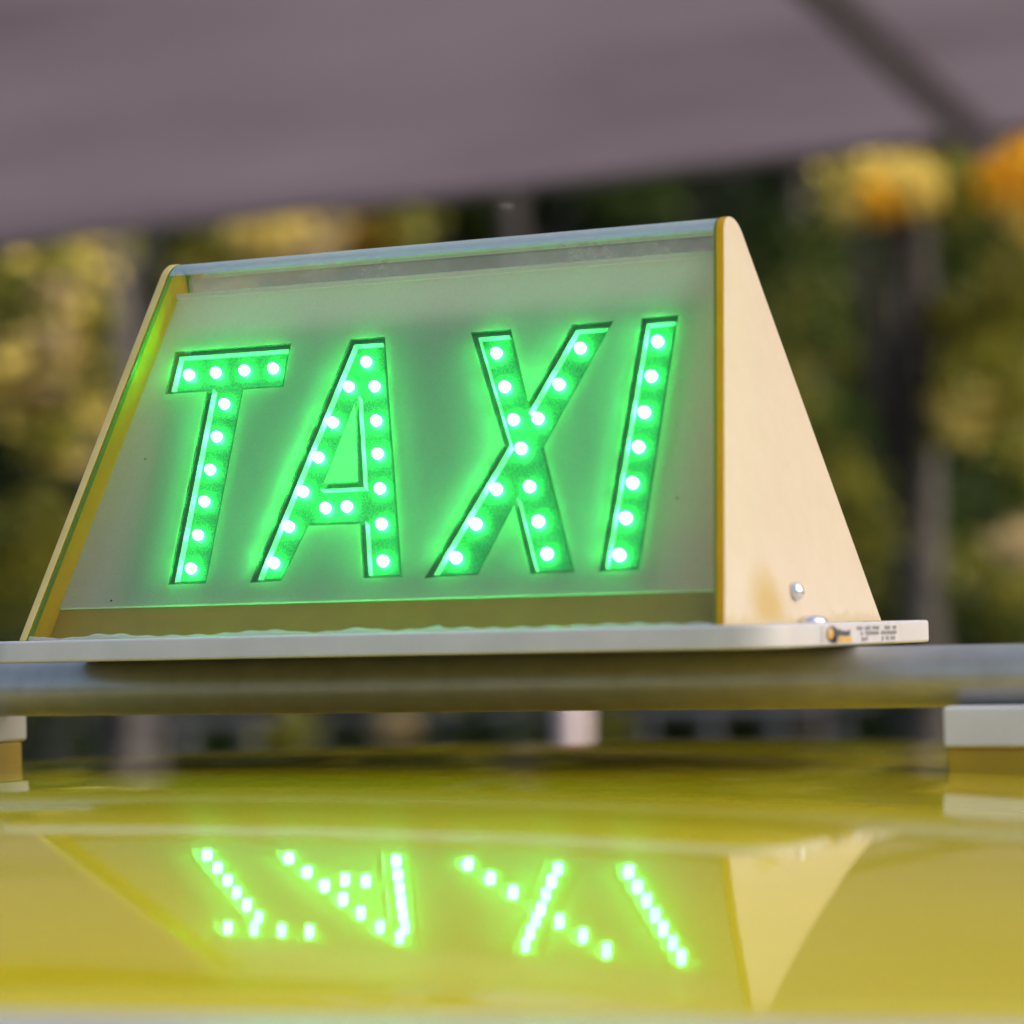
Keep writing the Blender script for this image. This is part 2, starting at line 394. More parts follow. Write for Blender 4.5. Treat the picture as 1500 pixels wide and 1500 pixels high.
for sx in (-1, 1):
    for y in (-1.55, 1.45):
        m = MB(); m.tube([(sx*0.74, y, 0.33), (sx*0.76, y, 0.33), (sx*0.92, y, 0.33), (sx*0.94, y, 0.33)], [0.30, 0.33, 0.33, 0.30], 32)
        w = m.build('wheel', M_TYRE, taxi)
        m = MB(); m.tube([(sx*0.90, y, 0.33), (sx*0.945, y, 0.33)], [0.21, 0.20], 24); m.build('rim', M_RIM, w)

# ------------------------------------------------------------------ the roof bar
BY, BZ, BR = 0.097, -0.0268, 0.0148
bar = empty('roof_bar', (0, 0, Z0), 'round aluminium roof bar crossing the yellow roof under the sign', 'roof bar')
m = MB(); m.tube([(-0.56, BY, BZ), (0.56, BY, BZ)], [BR, BR], 48, cap=False)
m.build('tube', M_ALU, bar, True)
for s in (-1, 1):
    m = MB(); m.tube([(s*0.556, BY, BZ), (s*0.566, BY, BZ), (s*0.570, BY, BZ)], [BR+.0008, BR+.0008, BR-.003], 32); m.build('end_cap', M_BLACK, bar)
    x0, x1 = (0.2775, 0.360) if s > 0 else (-0.365, -0.2865)
    zt, zm = BZ-BR+0.004, (-0.0600 if s > 0 else -0.0563)
    m = MB(); m.box(x0, x1, BY-0.026, BY+0.026, zm+0.0002, BZ-BR+0.0012); ft = bevel(m.build('mounting_foot', M_RUBBERW, bar), 0.002, 2)
    m = MB()
    zs = [roof_z(x, y)-0.0015 for x in (x0, x1) for y in (BY-.022, BY+.022)]
    xa, xb, ya, yb = x0+0.0006, x1-0.0006, BY-0.0215, BY+0.0215
    m.add([(xa,ya,zs[0]),(xb,ya,zs[2]),(xb,yb,zs[3]),(xa,yb,zs[1]),(xa,ya,zm),(xb,ya,zm),(xb,yb,zm),(xa,yb,zm)],
          [(3,2,1,0),(4,5,6,7),(0,1,5,4),(1,2,6,5),(2,3,7,6),(3,0,4,7)])
    bevel(m.build('foot_pad', M_YPAD, ft), 0.0012, 2)

# ------------------------------------------------------------------ the sign
D, H, A_, YT, HW = 0.19386, 0.20066, 0.03516, 0.08922, 0.200
PT = 0.0045                       # end plate thickness
sign = empty('taxi_sign', (0, 0, Z0), 'wedge-shaped clear roof sign spelling TAXI in green lights on white base', 'taxi sign')
SL = math.hypot(YT, H)
VV = Vector((0, YT, H))/SL        # up the front slope
NN = Vector((0, -H, YT))/SL       # out of the front face
def P(x, v, w):                   # x along, v up the slope, w behind the front face
    return Vector((x, 0, 0))+VV*v-NN*w
def xe(z): return HW-A_*z/H       # outer half width at height z

def profile(off, r, n=6, z0=0.0):
    """outline front-bottom > top > back-bottom inset by off, top corners rounded by r"""
    fb = Vector((0, 0)); ft = Vector((YT, H)); 
    d = (ft-fb).normalized(); nn = Vector((d.y, -d.x))    # inward (towards +y)
    q0 = fb+nn*off; ztop = H-off
    t0 = (z0-q0.y)/d.y; a = q0+d*t0
    t1 = (ztop-q0.y)/d.y; c = q0+d*t1
    th = math.atan2(d.y, d.x)                              # slope angle
    turn = th                                              # turn from slope to horizontal
    rr = max(r-off, 0.002); L = rr*math.tan(turn/2)
    L = min(L, (D/2-c.x)*0.98); rr = L/math.tan(turn/2)
    s = c-d*L; ctr = s+nn*rr
    pts = [a]
    for k in range(n+1):
        an = math.pi/2+th-turn*k/n
        pts.append(ctr+Vector((math.cos(an), math.sin(an)))*rr)
    half = pts
    return [(p.x, p.y) for p in half]+[(D-p.x, p.y) for p in reversed(half)]

# end plates
pro = profile(-0.0004, 0.013, 8)
for s in (1, -1):
    m = MB(); n = len(pro)
    out = [(s*xe(z), y, z) for y, z in pro]; inn = [(s*(xe(z)-PT), y, z) for y, z in pro]
    idx = list(range(n))
    fo = tuple(idx) if s > 0 else tuple(reversed(idx))
    m.add(out+inn, [fo], 0)
    m.add(out+inn, [tuple(n+i for i in reversed(fo))], 1)
    e = [(i, i+n, (i+1)%n+n, (i+1)%n) if s > 0 else (i, (i+1)%n, (i+1)%n+n, i+n) for i in range(n)]
    m.add(out+inn, e, 1 if s > 0 else 2)
    ep = m.build('end_plate', [M_CREAM, M_YELLOW, M_RIMC], sign)
    bm = bmesh.new(); bm.from_mesh(ep.data); bmesh.ops.remove_doubles(bm, verts=bm.verts, dist=1e-6); bmesh.ops.recalc_face_normals(bm, faces=bm.faces); bm.to_mesh(ep.data); bm.free()
    bevel(ep, 0.0006, 2, 50)
    # domed screw through the plate
    sz, sy = 0.0152, 0.0872
    c = Vector((s*xe(sz), sy, sz)); nd = Vector((s*H, 0, A_)).normalized()
    m = MB(); pr = [(0.0, 0.0046), (0.0012, 0.0046), (0.0030, 0.0040), (0.0043, 0.0026), (0.0048, 0.0008)]
    m.tube([c+nd*a for a, _ in pr], [b for _, b in pr], 20)
    m.build('screw', M_STEEL, ep, True)

# clear cover, bent over the top
CI = PT+0.0012
ca, cb = profile(0.0, 0.0126, 8, 0.0004), profile(0.003, 0.0126, 8, 0.0004)
n = len(ca); mc, mf = MB(), MB()
for loop, flip in ((ca, False), (cb, True)):
    for i in range(n-1):
        (ya, za), (yb, zb) = loop[i], loop[i+1]
        q = [(-(xe(za)-CI), ya, za), (xe(za)-CI, ya, za), (xe(zb)-CI, yb, zb), (-(xe(zb)-CI), yb, zb)]
        if flip: q.reverse()
        if i == 0: mc.add(q, [(0,1,2,3)], 0)
        elif i == n-2: mc.add(q, [(0,1,2,3)], 1)
        else: mf.add(q, [(0,1,2,3)], 1 if flip else 0)
cover = mc.build('clear_cover', [M_CLEAR, M_DUSTY], sign)
fo_ = mf.build('folded_top', [M_BEND, M_CLEAR], cover, True)
bm = bmesh.new(); bm.from_mesh(fo_.data); bmesh.ops.remove_doubles(bm, verts=bm.verts, dist=1e-6); bm.to_mesh(fo_.data); bm.free()
for s in (1, -1):                 # cut edges of the acrylic
    m = MB(); n = len(ca)
    for i in range(n-1):
        q = []
        for xx in (PT+0.0003, PT+0.0012):
            for lp in (ca, cb):
                for k in (i, i+1): q.append((s*(xe(lp[k][1])-xx), lp[k][0], lp[k][1]))
        m.add(q, [(0,1,3,2),(4,6,7,5),(0,4,5,1),(2,3,7,6)])
    m.build('cut_edge', M_EDGE, cover)

# opal light box: front panel with the stepped letter cut-outs, fold, rear panel
W0 = 0.016; WL = W0+0.0022; WF = W0+0.0066
LET = {
 'T': [[(-157,174.5),(-84,174.5),(-82.8,148.5),(-107.5,148.5),(-103.5,37),(-126.8,37),(-130.8,148.8),(-157.3,148.8)]],
 'A': [[(-48,174.4),(-27,174.4),(12.3,37),(-10.3,37),(-18.9,67.2),(-49.1,67.4),(-58.2,37),(-77,36.6)],
       [(-36.8,136.6),(-25.2,91.2),(-45.4,91.2)]],
 'X': [[(23.7,173.4),(46.9,173.6),(65,131.3),(81.8,173.8),(104.9,174),(78.5,105.3),(108.1,36.8),(84.1,36.3),(67.8,74),(54.9,36.8),(24.9,36),(55.4,108.2)]],
 'I': [[(120.3,174.5),(140.4,174.8),(142.6,37),(120.9,36.5)]],
}
LEDS = {
 'T': [(-148.6,163),(-131.7,163.2),(-113.6,163.2),(-96.1,162.9),(-121.8,143.9),(-121.8,124.6),(-121,105.4),(-120.1,86.3),(-119.6,67.1),(-119.2,48.5)],
 'A': [(-38.9,163.2),(-46.5,149),(-30.9,148.8),(-51.5,128.7),(-55.8,109.3),(-60.5,90),(-64.8,69.7),(-68.9,49.9),(-25.7,128.4),(-20.7,109.1),(-14.9,89.5),(-9.8,69.5),(-4.2,48.9),(-45.1,80.1),(-32.1,79.9)],
 'X': [(37.9,163.2),(46.4,143.6),(54.8,124.7),(62.5,108.3),(71.2,86.8),(79.8,67.1),(88,49.5),(85.4,163.1),(77.5,143.2),(68.7,124.3),(52.9,86.1),(45.1,67.3),(37.5,49)],
 'I': [(128.1,163.2),(128,143.9),(127.9,124.7),(127.6,105.3),(128,85.7),(127.5,67),(127.6,47.8)],
}
def area(pl): return 0.5*sum(pl[i][0]*pl[(i+1)%len(pl)][1]-pl[(i+1)%len(pl)][0]*pl[i][1] for i in range(len(pl)))
def inset(pl, d):
    """move every edge of a polygon to its inside by d"""
    sg = 1 if area(pl) > 0 else -1; n = len(pl); out = []
    for i in range(n):
        p0, p1, p2 = (Vector(pl[(i+k) % n]) for k in (-1, 0, 1))
        a = (p1-p0).normalized(); b = (p2-p1).normalized()
        na = Vector((-a.y, a.x))*sg; nb = Vector((-b.y, b.x))*sg
        bi = (na+nb); bi = bi/max(bi.length, 1e-6); k = max(bi.dot(na), 0.45)
        q = p1+bi*(d/k); out.append((q.x, q.y))
    return out
def fill(m, loops, fn, flip, mi=0):
    tris = tessellate_polygon([[Vector((q[0], q[1], 0)) for q in L] for L in loops])
    flat = [q for L in loops for q in L]
    vs = [fn(*q) for q in flat]
    fs = []
    for t in tris:
        a, b, c = (Vector(flat[i]) for i in t)
        cr = (b-a).x*(c-a).y-(b-a).y*(c-a).x
        tt = tuple(t) if cr > 0 else tuple(reversed(t))
        fs.append(tuple(reversed(tt)) if flip else tt)
    m.add(vs, fs, mi)
def wall(m, loop, fa, fb, mi=0):
    n = len(loop); vs = [fa(*q) for q in loop]+[fb(*q) for q in loop]
    m.add(vs, [(i, (i+1)%n, n+(i+1)%n, n+i) for i in range(n)], mi)
mmP = lambda w: (lambda x, v: P(x/1000, v/1000, w))
VB, VT = 25.3, 206.5
LJ = random.Random(4)
def xin(v): 
    z = P(0, v/1000, W0).z
    return (xe(z)-PT-0.0006)*1000
m = MB()
outer = [(-xin(VB), VB), (xin(VB), VB), (xin(VT), VT), (-xin(VT), VT)]
holes = []
for k, L in LET.items(): holes.append(L[0])
fill(m, [outer]+holes, mmP(W0), False)
isl = LET['A'][1]; fill(m, [isl], mmP(W0), False)                 # the island inside the A
# bottom lip, and the rounded fold over the top to the rear panel
m.add([P(-xin(VB)/1000, VB/1000, W0), P(xin(VB)/1000, VB/1000, W0), P(xin(VB)/1000, VB/1000, W0+.004), P(-xin(VB)/1000, VB/1000, W0+.004)], [(0,3,2,1)])
top = P(0, VT/1000, W0); fold = []
for k in range(7):
    a = k/6; y = top.y+(D-2*top.y)*a
    fold.append((y, top.z+0.0028*math.sin(math.pi*a)))
if fold[-1][0] < fold[0][0]: fold = [(D/2-0.0015+0.003*k/6, top.z+0.0028*math.sin(math.pi*k/6)) for k in range(7)]
xt = xin(VT)/1000
vs = [(-xt, y, z) for y, z in fold]+[(xt, y, z) for y, z in fold]
m.add(vs, [(i, 7+i, 8+i, i+1) for i in range(6)])
rb = P(0, VB/1000, W0); xb = xin(VB)/1000
m.add([(-xt, fold[-1][0], fold[-1][1]), (xt, fold[-1][0], fold[-1][1]), (xb, D-rb.y, rb.z), (-xb, D-rb.y, rb.z)], [(0,1,2,3)])
panel = m.build('letter_panel', M_OPAL, sign)
m = MB()                          # ledges inside the cut-outs
IN = {}
for k, L in LET.items():
    ins = [inset(L[0], 2.4)]
    if len(L) > 1: ins.append(inset(L[1], -2.4))
    IN[k] = ins
for k, L in LET.items():
    m = MB(); o, i_ = L[0], IN[k][0]; n = len(o)
    f = mmP(WL)
    for L3 in L: wall(m, L3, mmP(W0), mmP(WL))                  # cut thickness of the front skin
    m.add([f(*q) for q in o]+[f(*q) for q in i_], [(a, (a+1)%n, n+(a+1)%n, n+a) for a in range(n)])
    if len(L) > 1:
        o, i_ = L[1], IN[k][1]; n = len(o)
        m.add([f(*q) for q in o]+[f(*q) for q in i_], [(a, (a+1)%n, n+(a+1)%n, n+a) for a in range(n)])
    m.build('letter_rim', M_LEDGE, panel)
    m = MB()
    for L2 in IN[k]: wall(m, L2, mmP(WL), mmP(WF))
    m.build('channel_wall', M_WALL, panel)
    m = MB(); fill(m, [inset(L[0], -1.5)], mmP(WF), False)
    bd = m.build('circuit_board', M_BOARD, sign)
    if k == 'T':
        lm = MB(); rings = [(0.0, 0.0028), (0.0014, 0.0028), (0.0024, 0.0026), (0.0033, 0.0021), (0.0038, 0.0014), (0.0041, 0.0005)]
        lm.tube([NN*a for a, _ in rings], [b for _, b in rings], 16)
        led_me = lm.mesh('led', M_LED, True)
    for (x, v) in LEDS[k]:
        o = bpy.data.objects.new('led', led_me); COL.objects.link(o); o.parent = bd
        o.location = P(x/1000+LJ.uniform(-.0001,.0004), v/1000+LJ.uniform(-.0004,.0004), WF-0.0002)

# dark backing board behind the lit letters
m = MB()
fill(m, [[(-154,29),(150,29),(150,184),(-154,184)]], mmP(WF+0.0030), False)
fill(m, [[(-154,29),(150,29),(150,184),(-154,184)]], mmP(WF+0.0045), True, 1)
wall(m, [(-154,29),(150,29),(150,184),(-154,184)], mmP(WF+0.0045), mmP(WF+0.0030))
m.build('backing_board', [M_BACK, M_OPALB], sign)
# ochre strip under the panel, front and rear
m = MB()
def xs_(v, w): return xe(P(0, v, w).z)-PT-0.0006
a0, a1 = 0.0072, VB/1000-0.0002
for w in (W0+0.0015,):
    m.add([P(-xs_(a0,w), a0, w), P(xs_(a0,w), a0, w), P(xs_(a1,w), a1, w), P(-xs_(a1,w), a1, w)], [(0,1,2,3)])
    q = [P(-xs_(a0,w), a0, w), P(xs_(a0,w), a0, w), P(xs_(a1,w), a1, w), P(-xs_(a1,w), a1, w)]
    m.add([(p.x, D-p.y, p.z) for p in q], [(3,2,1,0)])
st = m.build('backing_strip', M_STRIP, sign); s_ = st.modifiers.new('thickness', 'SOLIDIFY'); s_.thickness = 0.002; s_.offset = -1

# base plate with rounded corners
WB, EB, TB = 0.2259, 0.0036, 0.0112
m = MB(); rc = 0.022; loop = []
for cx, cy, a0 in ((WB-rc, -EB+rc, -90), (WB-rc, D+EB-0.006, 0), (-WB+rc, D+EB-rc, 90), (-WB+rc, -EB+rc, 180)):
    r = 0.006 if a0 == 0 else rc
    if a0 == 0: cx = WB-r
    for k in range(9):
        t = math.radians(a0+90*k/8); loop.append((cx+r*math.cos(t), cy+r*math.sin(t)))
n = len(loop)
m.add([(x, y, -TB) for x, y in loop]+[(x, y, 0) for x, y in loop], [(i, (i+1)%n, n+(i+1)%n, n+i) for i in range(n)]+[tuple(n+i for i in range(n)), tuple(range(n-1,-1,-1))])
base = bevel(m.build('base_plate', M_WHITE, sign), 0.0014, 3, 60)
for q in [(0.2155, 0.0655), (-0.2155, 0.13)]:
    m = MB(); m.tube([(q[0], q[1], -0.0002), (q[0], q[1], 0.0010), (q[0], q[1], 0.0028), (q[0], q[1], 0.0036)], [0.0075, 0.0075, 0.0052, 0.002], 20)
    m.build('bolt', M_STEEL, base, True)
# maker's sticker on the right edge of the base plate
xk = WB+0.0004
m = MB(); m.add([(xk, .052, -.0102), (xk, .150, -.0102), (xk, .150, -.0014), (xk, .052, -.0014)], [(0,1,2,3)])
stk = m.build('sticker', M_PAPER, base)
xk += 0.0003
m = MB()
def disc(cy, cz, ry, rz, mi, x, n=20):
    m.add([(x, cy+ry*math.cos(2*math.pi*k/n), cz+rz*math.sin(2*math.pi*k/n)) for k in range(n)], [tuple(range(n))], mi)
def rect(y0, y1, z0, z1, mi, x=None): 
    x = x or xk; m.add([(x,y0,z0),(x,y1,z0),(x,y1,z1),(x,y0,z1)], [(0,1,2,3)], mi)
disc(.0635, -.0056, .0072, .0040, 0, xk); disc(.0608, -.0051, .0040, .0029, 1, xk+.0002); disc(.0600, -.0042, .0014, .0010, 2, xk+.0004)
rect(.0640, .0690, -.0098, -.0072, 0)
rect(.0705, .0880, -.0094, -.0071, 1)
y = .0712                          # blurred lettering of the logo
for w_, h_ in ((.0018,.0036),(.0014,.0030),(.0024,.0026),(.0030,.0024),(.0022,.0028)):
    rect(y, y+w_, -.0066, -.0066+h_, 0); y += w_+.0010
rr = random.Random(3)
for row, (zc, y1) in enumerate(((-.0031, .146), (-.0056, .146), (-.0084, .144))):
    y = .0945+(0.006 if row == 2 else 0)
    while y < y1:
        w_ = rr.uniform(.0008, .0022)
        if rr.random() < .84 and not (row == 2 and .110 < y < .127): rect(y, y+w_, zc-.0007-rr.uniform(0,.0004), zc+.0007+rr.uniform(0,.0003), 3)
        y += w_+.0006
m.build('sticker_print', [M_INK, M_ORANGE, M_PAPER, M_INKG], base)
# sealant squeezed out along the foot of the cover
m = MB(); n = 260; rr = random.Random(8); rings = []
ph = [rr.uniform(0, 6.28) for _ in range(6)]
for i in range(n+1):
    x = -0.193+0.386*i/n
    lump = 0.5+0.5*math.sin(x*95+ph[0]+1.5*math.sin(x*31+ph[1])); lump = max(lump-0.35, 0)**0.6
    h = 0.0011+0.0019*lump*(1 if x < 0.05 else 0.4)+0.0004*math.sin(x*410+ph[2])
    rings.append((x, h, 0.0022))
vs = []
for x, h, d in rings:
    for a in range(7):
        t = math.pi*a/6; vs.append((x, 0.0003+YT/H*h*0.5-0.0022*math.cos(t), h*max(math.sin(t),0)+0.0001))
m.add(vs, [(i*7+a, (i+1)*7+a, (i+1)*7+a+1, i*7+a+1) for i in range(n) for a in range(6)])
m.build('sealant_bead', M_SEAL, sign, True)

# ------------------------------------------------------------------ canvas canopy behind the car
def canvas():
    m, t, b, out = newmat('grey_canvas')
    n = noise(t, 1.6, 5, 0.55, mapping=(0.6, 1.5, 1)); r = ramp(t, n.outputs['Fac'], [(0.30, (0.25, 0.205, 0.24)), (0.45, (0.315, 0.26, 0.305)), (0.72, (0.375, 0.31, 0.36))])
    t.links.new(r.outputs[0], b.inputs['Base Color']); b.inputs['Roughness'].default_value = 0.8
    tr = N(t, 'ShaderNodeBsdfTranslucent'); t.links.new(r.outputs[0], tr.inputs[0])
    ms = N(t, 'ShaderNodeMixShader'); ms.inputs[0].default_value = 0.17
    t.links.new(b.outputs[0], ms.inputs[1]); t.links.new(tr.outputs[0], ms.inputs[2]); t.links.new(ms.outputs[0], out.inputs[0]); return m
M_CANVAS = canvas(); M_RIB = plain('dark_steel_rib', (0.25, 0.215, 0.235), (0.29, 0.25, 0.27), 0.6, metallic=0.0)
KX, KY, KZ, KS = -1.25, 4.43, 0.905+Z0, 0.203
canopy = empty('canopy', (KX, KY-1.5, 0), 'grey canvas canopy on steel posts in front of the trees', 'canopy')
cl = Vector((-KX, -(KY-1.5), 0))
def cz_(y, x=KX): return KZ+KS*(KY-y)+0.016*(x-KX)
CX0, CX1, CY0 = -5.15, 2.65, 2.40
m = MB()
nx = 60; ny = 8; vs = []
for j in range(ny+1):
    for i in range(nx+1):
        x = CX0+(CX1-CX0)*i/nx; y = CY0+(KY-CY0)*j/ny
        ph_ = ((x-CX0)/1.30) % 3.0/3.0
        vs.append(Vector((x, y, cz_(y, x)-0.03*math.sin(math.pi*ph_)*math.sin(math.pi*j/ny)))+cl)
m.add(vs, [(j*(nx+1)+i, j*(nx+1)+i+1, (j+1)*(nx+1)+i+1, (j+1)*(nx+1)+i) for j in range(ny) for i in range(nx)])
m.build('fabric', M_CANVAS, canopy, True)
for x in (CX0, KX, CX1):
    m = MB(); pts = [Vector((x, CY0, cz_(CY0, x)-.018))+cl, Vector((x, KY, cz_(KY, x)-.018))+cl]; m.tube(pts, [.036, .036], 10); m.build('rib', M_RIB, canopy)
for y in (CY0+.02, KY-.012):
    m = MB(); m.tube([Vector((CX0, y, cz_(y, CX0)-.012))+cl, Vector((CX1, y, cz_(y, CX1)-.012))+cl], [.009, .009], 8); m.build('edge_rail', M_RIB, canopy)
for x in (CX0, CX1):
    for y in (CY0+.05, KY-.05):
        m = MB(); m.tube([Vector((x, y, 0))+cl, Vector((x, y, cz_(y, x)-.02))+cl], [.04, .04], 12); m.build('post', M_RIB, canopy)

# ------------------------------------------------------------------ trees, shrubs, railing beyond
def leaf_mat(name, c, tr_=0.45):
    m, t, b, out = newmat(name)
    n = noise(t, 6, 3); r = ramp(t, n.outputs['Fac'], [(0.3, tuple(q*0.75 for q in c)), (0.7, tuple(min(q*1.2, 0.9) for q in c))])
    t.links.new(r.outputs[0], b.inputs['Base Color']); b.inputs['Roughness'].default_value = 0.55; b.inputs['Specular IOR Level'].default_value = 0.2
    tr = N(t, 'ShaderNodeBsdfTranslucent'); t.links.new(r.outputs[0], tr.inputs[0])
    ms = N(t, 'ShaderNodeMixShader'); ms.inputs[0].default_value = tr_
    t.links.new(b.outputs[0], ms.inputs[1]); t.links.new(tr.outputs[0], ms.inputs[2]); t.links.new(ms.outputs[0], out.inputs[0]); return m
LF = [leaf_mat('dark_green_leaf', (0.015, 0.028, 0.007)), leaf_mat('green_leaf', (0.040, 0.068, 0.010)),
      leaf_mat('olive_leaf', (0.19, 0.185, 0.022)), leaf_mat('yellow_leaf', (0.78, 0.61, 0.15)), leaf_mat('orange_leaf', (0.78, 0.42, 0.02)), leaf_mat('tan_leaf', (0.46, 0.36, 0.18))]
M_BARK = plain('grey_bark', (0.05, 0.042, 0.036), (0.08, 0.068, 0.06), 0.9, 8, bmp=0.6, bscale=25, bdist=0.02)
M_BARKD = plain('dark_bark', (0.035, 0.03, 0.028), (0.06, 0.052, 0.05), 0.9, 8, bmp=0.6, bscale=25, bdist=0.02)
rng = np.random.default_rng(11)
def leaves(clumps, size):
    """clumps: (centre, radii, count, material) -> verts, faces, material indices"""
    V, F, MI = [], [], []
    base_ = 0
    for c, rad, cnt, mi in clumps:
        d = rng.normal(size=(cnt, 3)); d /= np.linalg.norm(d, axis=1)[:, None]
        pos = np.array(c)+d*np.array(rad)*(rng.random((cnt, 1))**0.45)
        pos[:, 2] = np.maximum(pos[:, 2], 0.05)
        a = rng.normal(size=(cnt, 3)); a /= np.linalg.norm(a, axis=1)[:, None]
        b = np.cross(a, rng.normal(size=(cnt, 3))); b /= np.linalg.norm(b, axis=1)[:, None]
        s = size*rng.uniform(0.6, 1.3, (cnt, 1)); nrm = np.cross(a, b)
        q = np.stack([pos-a*s*0.5, pos+b*s*0.3+nrm*s*0.08, pos+a*s*0.55, pos-b*s*0.3+nrm*s*0.08], 1).reshape(-1, 3)
        V.append(q); F.append((np.arange(cnt*4)+base_).reshape(-1, 4)); base_ += cnt*4
        MI.append(np.full(cnt, mi))
    return np.concatenate(V), np.concatenate(F), np.concatenate(MI)
def leafmesh(name, clumps, size, parent=None, off=Vector((0,0,0))):
    V, F, MI = leaves(clumps, size); V = V-np.array(off)
    me = bpy.data.meshes.new(name); me.vertices.add(len(V)); me.vertices.foreach_set('co', V.astype(np.float32).ravel())
    me.loops.add(F.size); me.loops.foreach_set('vertex_index', F.astype(np.int32).ravel())
    me.polygons.add(len(F)); me.polygons.foreach_set('loop_start', (np.arange(len(F))*4).astype(np.int32)); 
    for q in LF: me.materials.append(q)
    me.polygons.foreach_set('material_index', MI.astype(np.int32)); me.update(calc_edges=True); me.validate()
    o = bpy.data.objects.new(name, me); COL.objects.link(o); o.parent = parent; return o
def tree(name, label, basept, h, r, bark, clumps, size, group='trees beyond the canopy', lean=0.0):
    b = Vector((basept[0], basept[1], 0)); e = empty(name, b, label, 'tree', group)
    m = MB(); rr = random.Random(int(abs(b.x*131+b.y*17)*10))
    pts = []; K = 9
    for k in range(K):
        a = k/(K-1); pts.append(Vector((lean*a*h+rr.uniform(-.03,.03)*h*.3*a, rr.uniform(-.03,.03)*h*.3*a, h*a-0.05*(k==0))))
    m.tube(pts, [r*(1.35 if k == 0 else 1)*(1-0.72*k/(K-1)) for k in range(K)], 10)
    tr = m.build('trunk', bark, e, True)
    for c, rad, cnt, mi in clumps[:14]:
        c = Vector(c)-b; k = min(max(int((c.z*0.75)/h*(K-1)), 1), K-1); p0 = pts[k]
        mid = (p0+c)/2+Vector((rr.uniform(-.1,.1), rr.uniform(-.1,.1), rr.uniform(0,.15)))
        m = MB(); m.tube([p0, mid, c], [r*.32, r*.2, r*.07], 6); m.build('limb', bark, tr, True)
    leafmesh('crown', clumps, size, e, b); return e
TSH = 0.0
def C(px, py, t, rad, cnt, mi):
    if TSH: rad *= (t+TSH)/t; t += TSH
    p = along(px, py, t)
    rad = rad if isinstance(rad, tuple) else (rad, rad, rad*0.85)
    return ((p.x, p.y, p.z), rad, cnt, mi)
def rnd_clumps(n, pxr, pyr, tr_, radr, cnt, mis, seed):
    q = random.Random(seed); out = []
    for _ in range(n): out.append(C(q.uniform(*pxr), q.uniform(*pyr), q.uniform(*tr_), q.uniform(*radr), cnt, q.choice(mis)))
    return out

# far wood: one mass of dark foliage
cl_ = []
q = random.Random(5)
for k in range(330):
    p = along(q.uniform(-1000, 2500), 900, q.uniform(18.5, 22.5)); z = q.uniform(0.2, 9.0)
    cl_.append(((p.x, p.y, z), (1.1, 1.1, 0.8), 240, q.choice((0,0,0,0,1,1,2))))
tag(leafmesh('far_wood', cl_, 0.34), 'dark mass of foliage far behind the trees', 'woodland', kind='stuff')

def patch(px, py, rx, ry, t, n, mi, seed, cnt=34):
    # an uneven spray of small leaf clumps around a bough
    q = random.Random(seed); out = []
    for _ in range(n):
        out.append(C(px+rx*max(-1.3, min(1.3, q.gauss(0, .55))), py+ry*max(-1.3, min(1.3, q.gauss(0, .55))), t+q.uniform(-.35, .35), q.uniform(.05, .13), int(cnt*q.uniform(.5, 1.4)), mi if isinstance(mi, int) else q.choice(mi)))
    return out
b1 = along(170, 900, 9.6)
tree('autumn_tree', 'autumn tree with large yellow leaf clusters and dark trunk', b1, 4.6, 0.08, M_BARKD,
     patch(45,410,60,50,9.2,12,(3,2,5,1),1) + patch(75,500,55,75,9.1,28,(3,3,2,5,1),2) + patch(25,570,50,50,9.2,14,(3,5),3) + patch(75,640,45,28,9.1,11,(3,3,2),4)
     + patch(-110,470,70,120,9.2,12,(3,2,1),5) + patch(405,365,42,45,10.2,15,(3,3,5),6) + patch(470,320,30,25,10.2,5,5,7) + patch(305,395,45,40,10.3,6,(3,2),8) + patch(140,350,60,30,10,7,2,9)
     + rnd_clumps(22, (-300,560), (-250,400), (10,11.2), (.2,.4), 180, (0,0,1,1,2), 21)
     + rnd_clumps(8, (-350,-60), (420,900), (10,11), (.2,.4), 170, (0,1,2), 22), 0.06)
b2 = along(1352, 900, 10.4)
tree('autumn_tree', 'autumn tree with orange and golden leaves and grey trunk', b2, 4.7, 0.095, M_BARK,
     patch(1285,262,42,26,9.5,10,(3,4,2),11) + patch(1345,280,42,36,9.4,13,(3,3,4,2),12) + patch(1420,265,45,35,9.6,7,2,13) + patch(1500,250,40,50,9.4,13,4,14) + patch(1600,300,90,80,9.5,18,(3,4),15)
     + patch(1420,520,50,60,9.8,12,2,16) + patch(1400,610,40,40,9.8,8,(2,3),17) + patch(1490,600,50,90,9.8,14,2,18) + patch(1490,430,50,50,9.9,10,2,19) + patch(1250,790,38,34,9.9,6,2,20) + patch(1492,795,14,18,9.5,4,5,23)
     + rnd_clumps(24, (1050,1900), (-250,330), (10.2,11.4), (.2,.42), 180, (0,0,1,1,2), 31)
     + rnd_clumps(10, (1120,1560), (340,840), (11,12), (.2,.38), 150, (0,1,1,2), 32), 0.06)
TSH = 0.0
b3 = along(760, 900, 14.5)
tree('evergreen_tree', 'dark evergreen tree filling the space behind the sign', b3, 5.5, 0.12, M_BARKD,
     [C(580,330,13.8,.2,90,2), C(540,340,13.9,.12,50,4)] + rnd_clumps(46, (420,1300), (-250,900), (14,15.6), (.3,.6), 260, (0,0,0,1), 41), 0.09)
sb_ = Vector((0, 0, Z0))+sdir*9.6  # tree added out of view on the sun line to shade the taxi
q = random.Random(77); cl2 = []
for k in range(60):
    d_ = Vector((q.gauss(0,1), q.gauss(0,1), q.gauss(0,1))).normalized()*(q.random()**.4)
    cl2.append(((sb_.x+d_.x*2.3, sb_.y+d_.y*2.3, sb_.z+d_.z*1.9), (.75,.75,.6), 170, q.choice((1,1,0,2))))
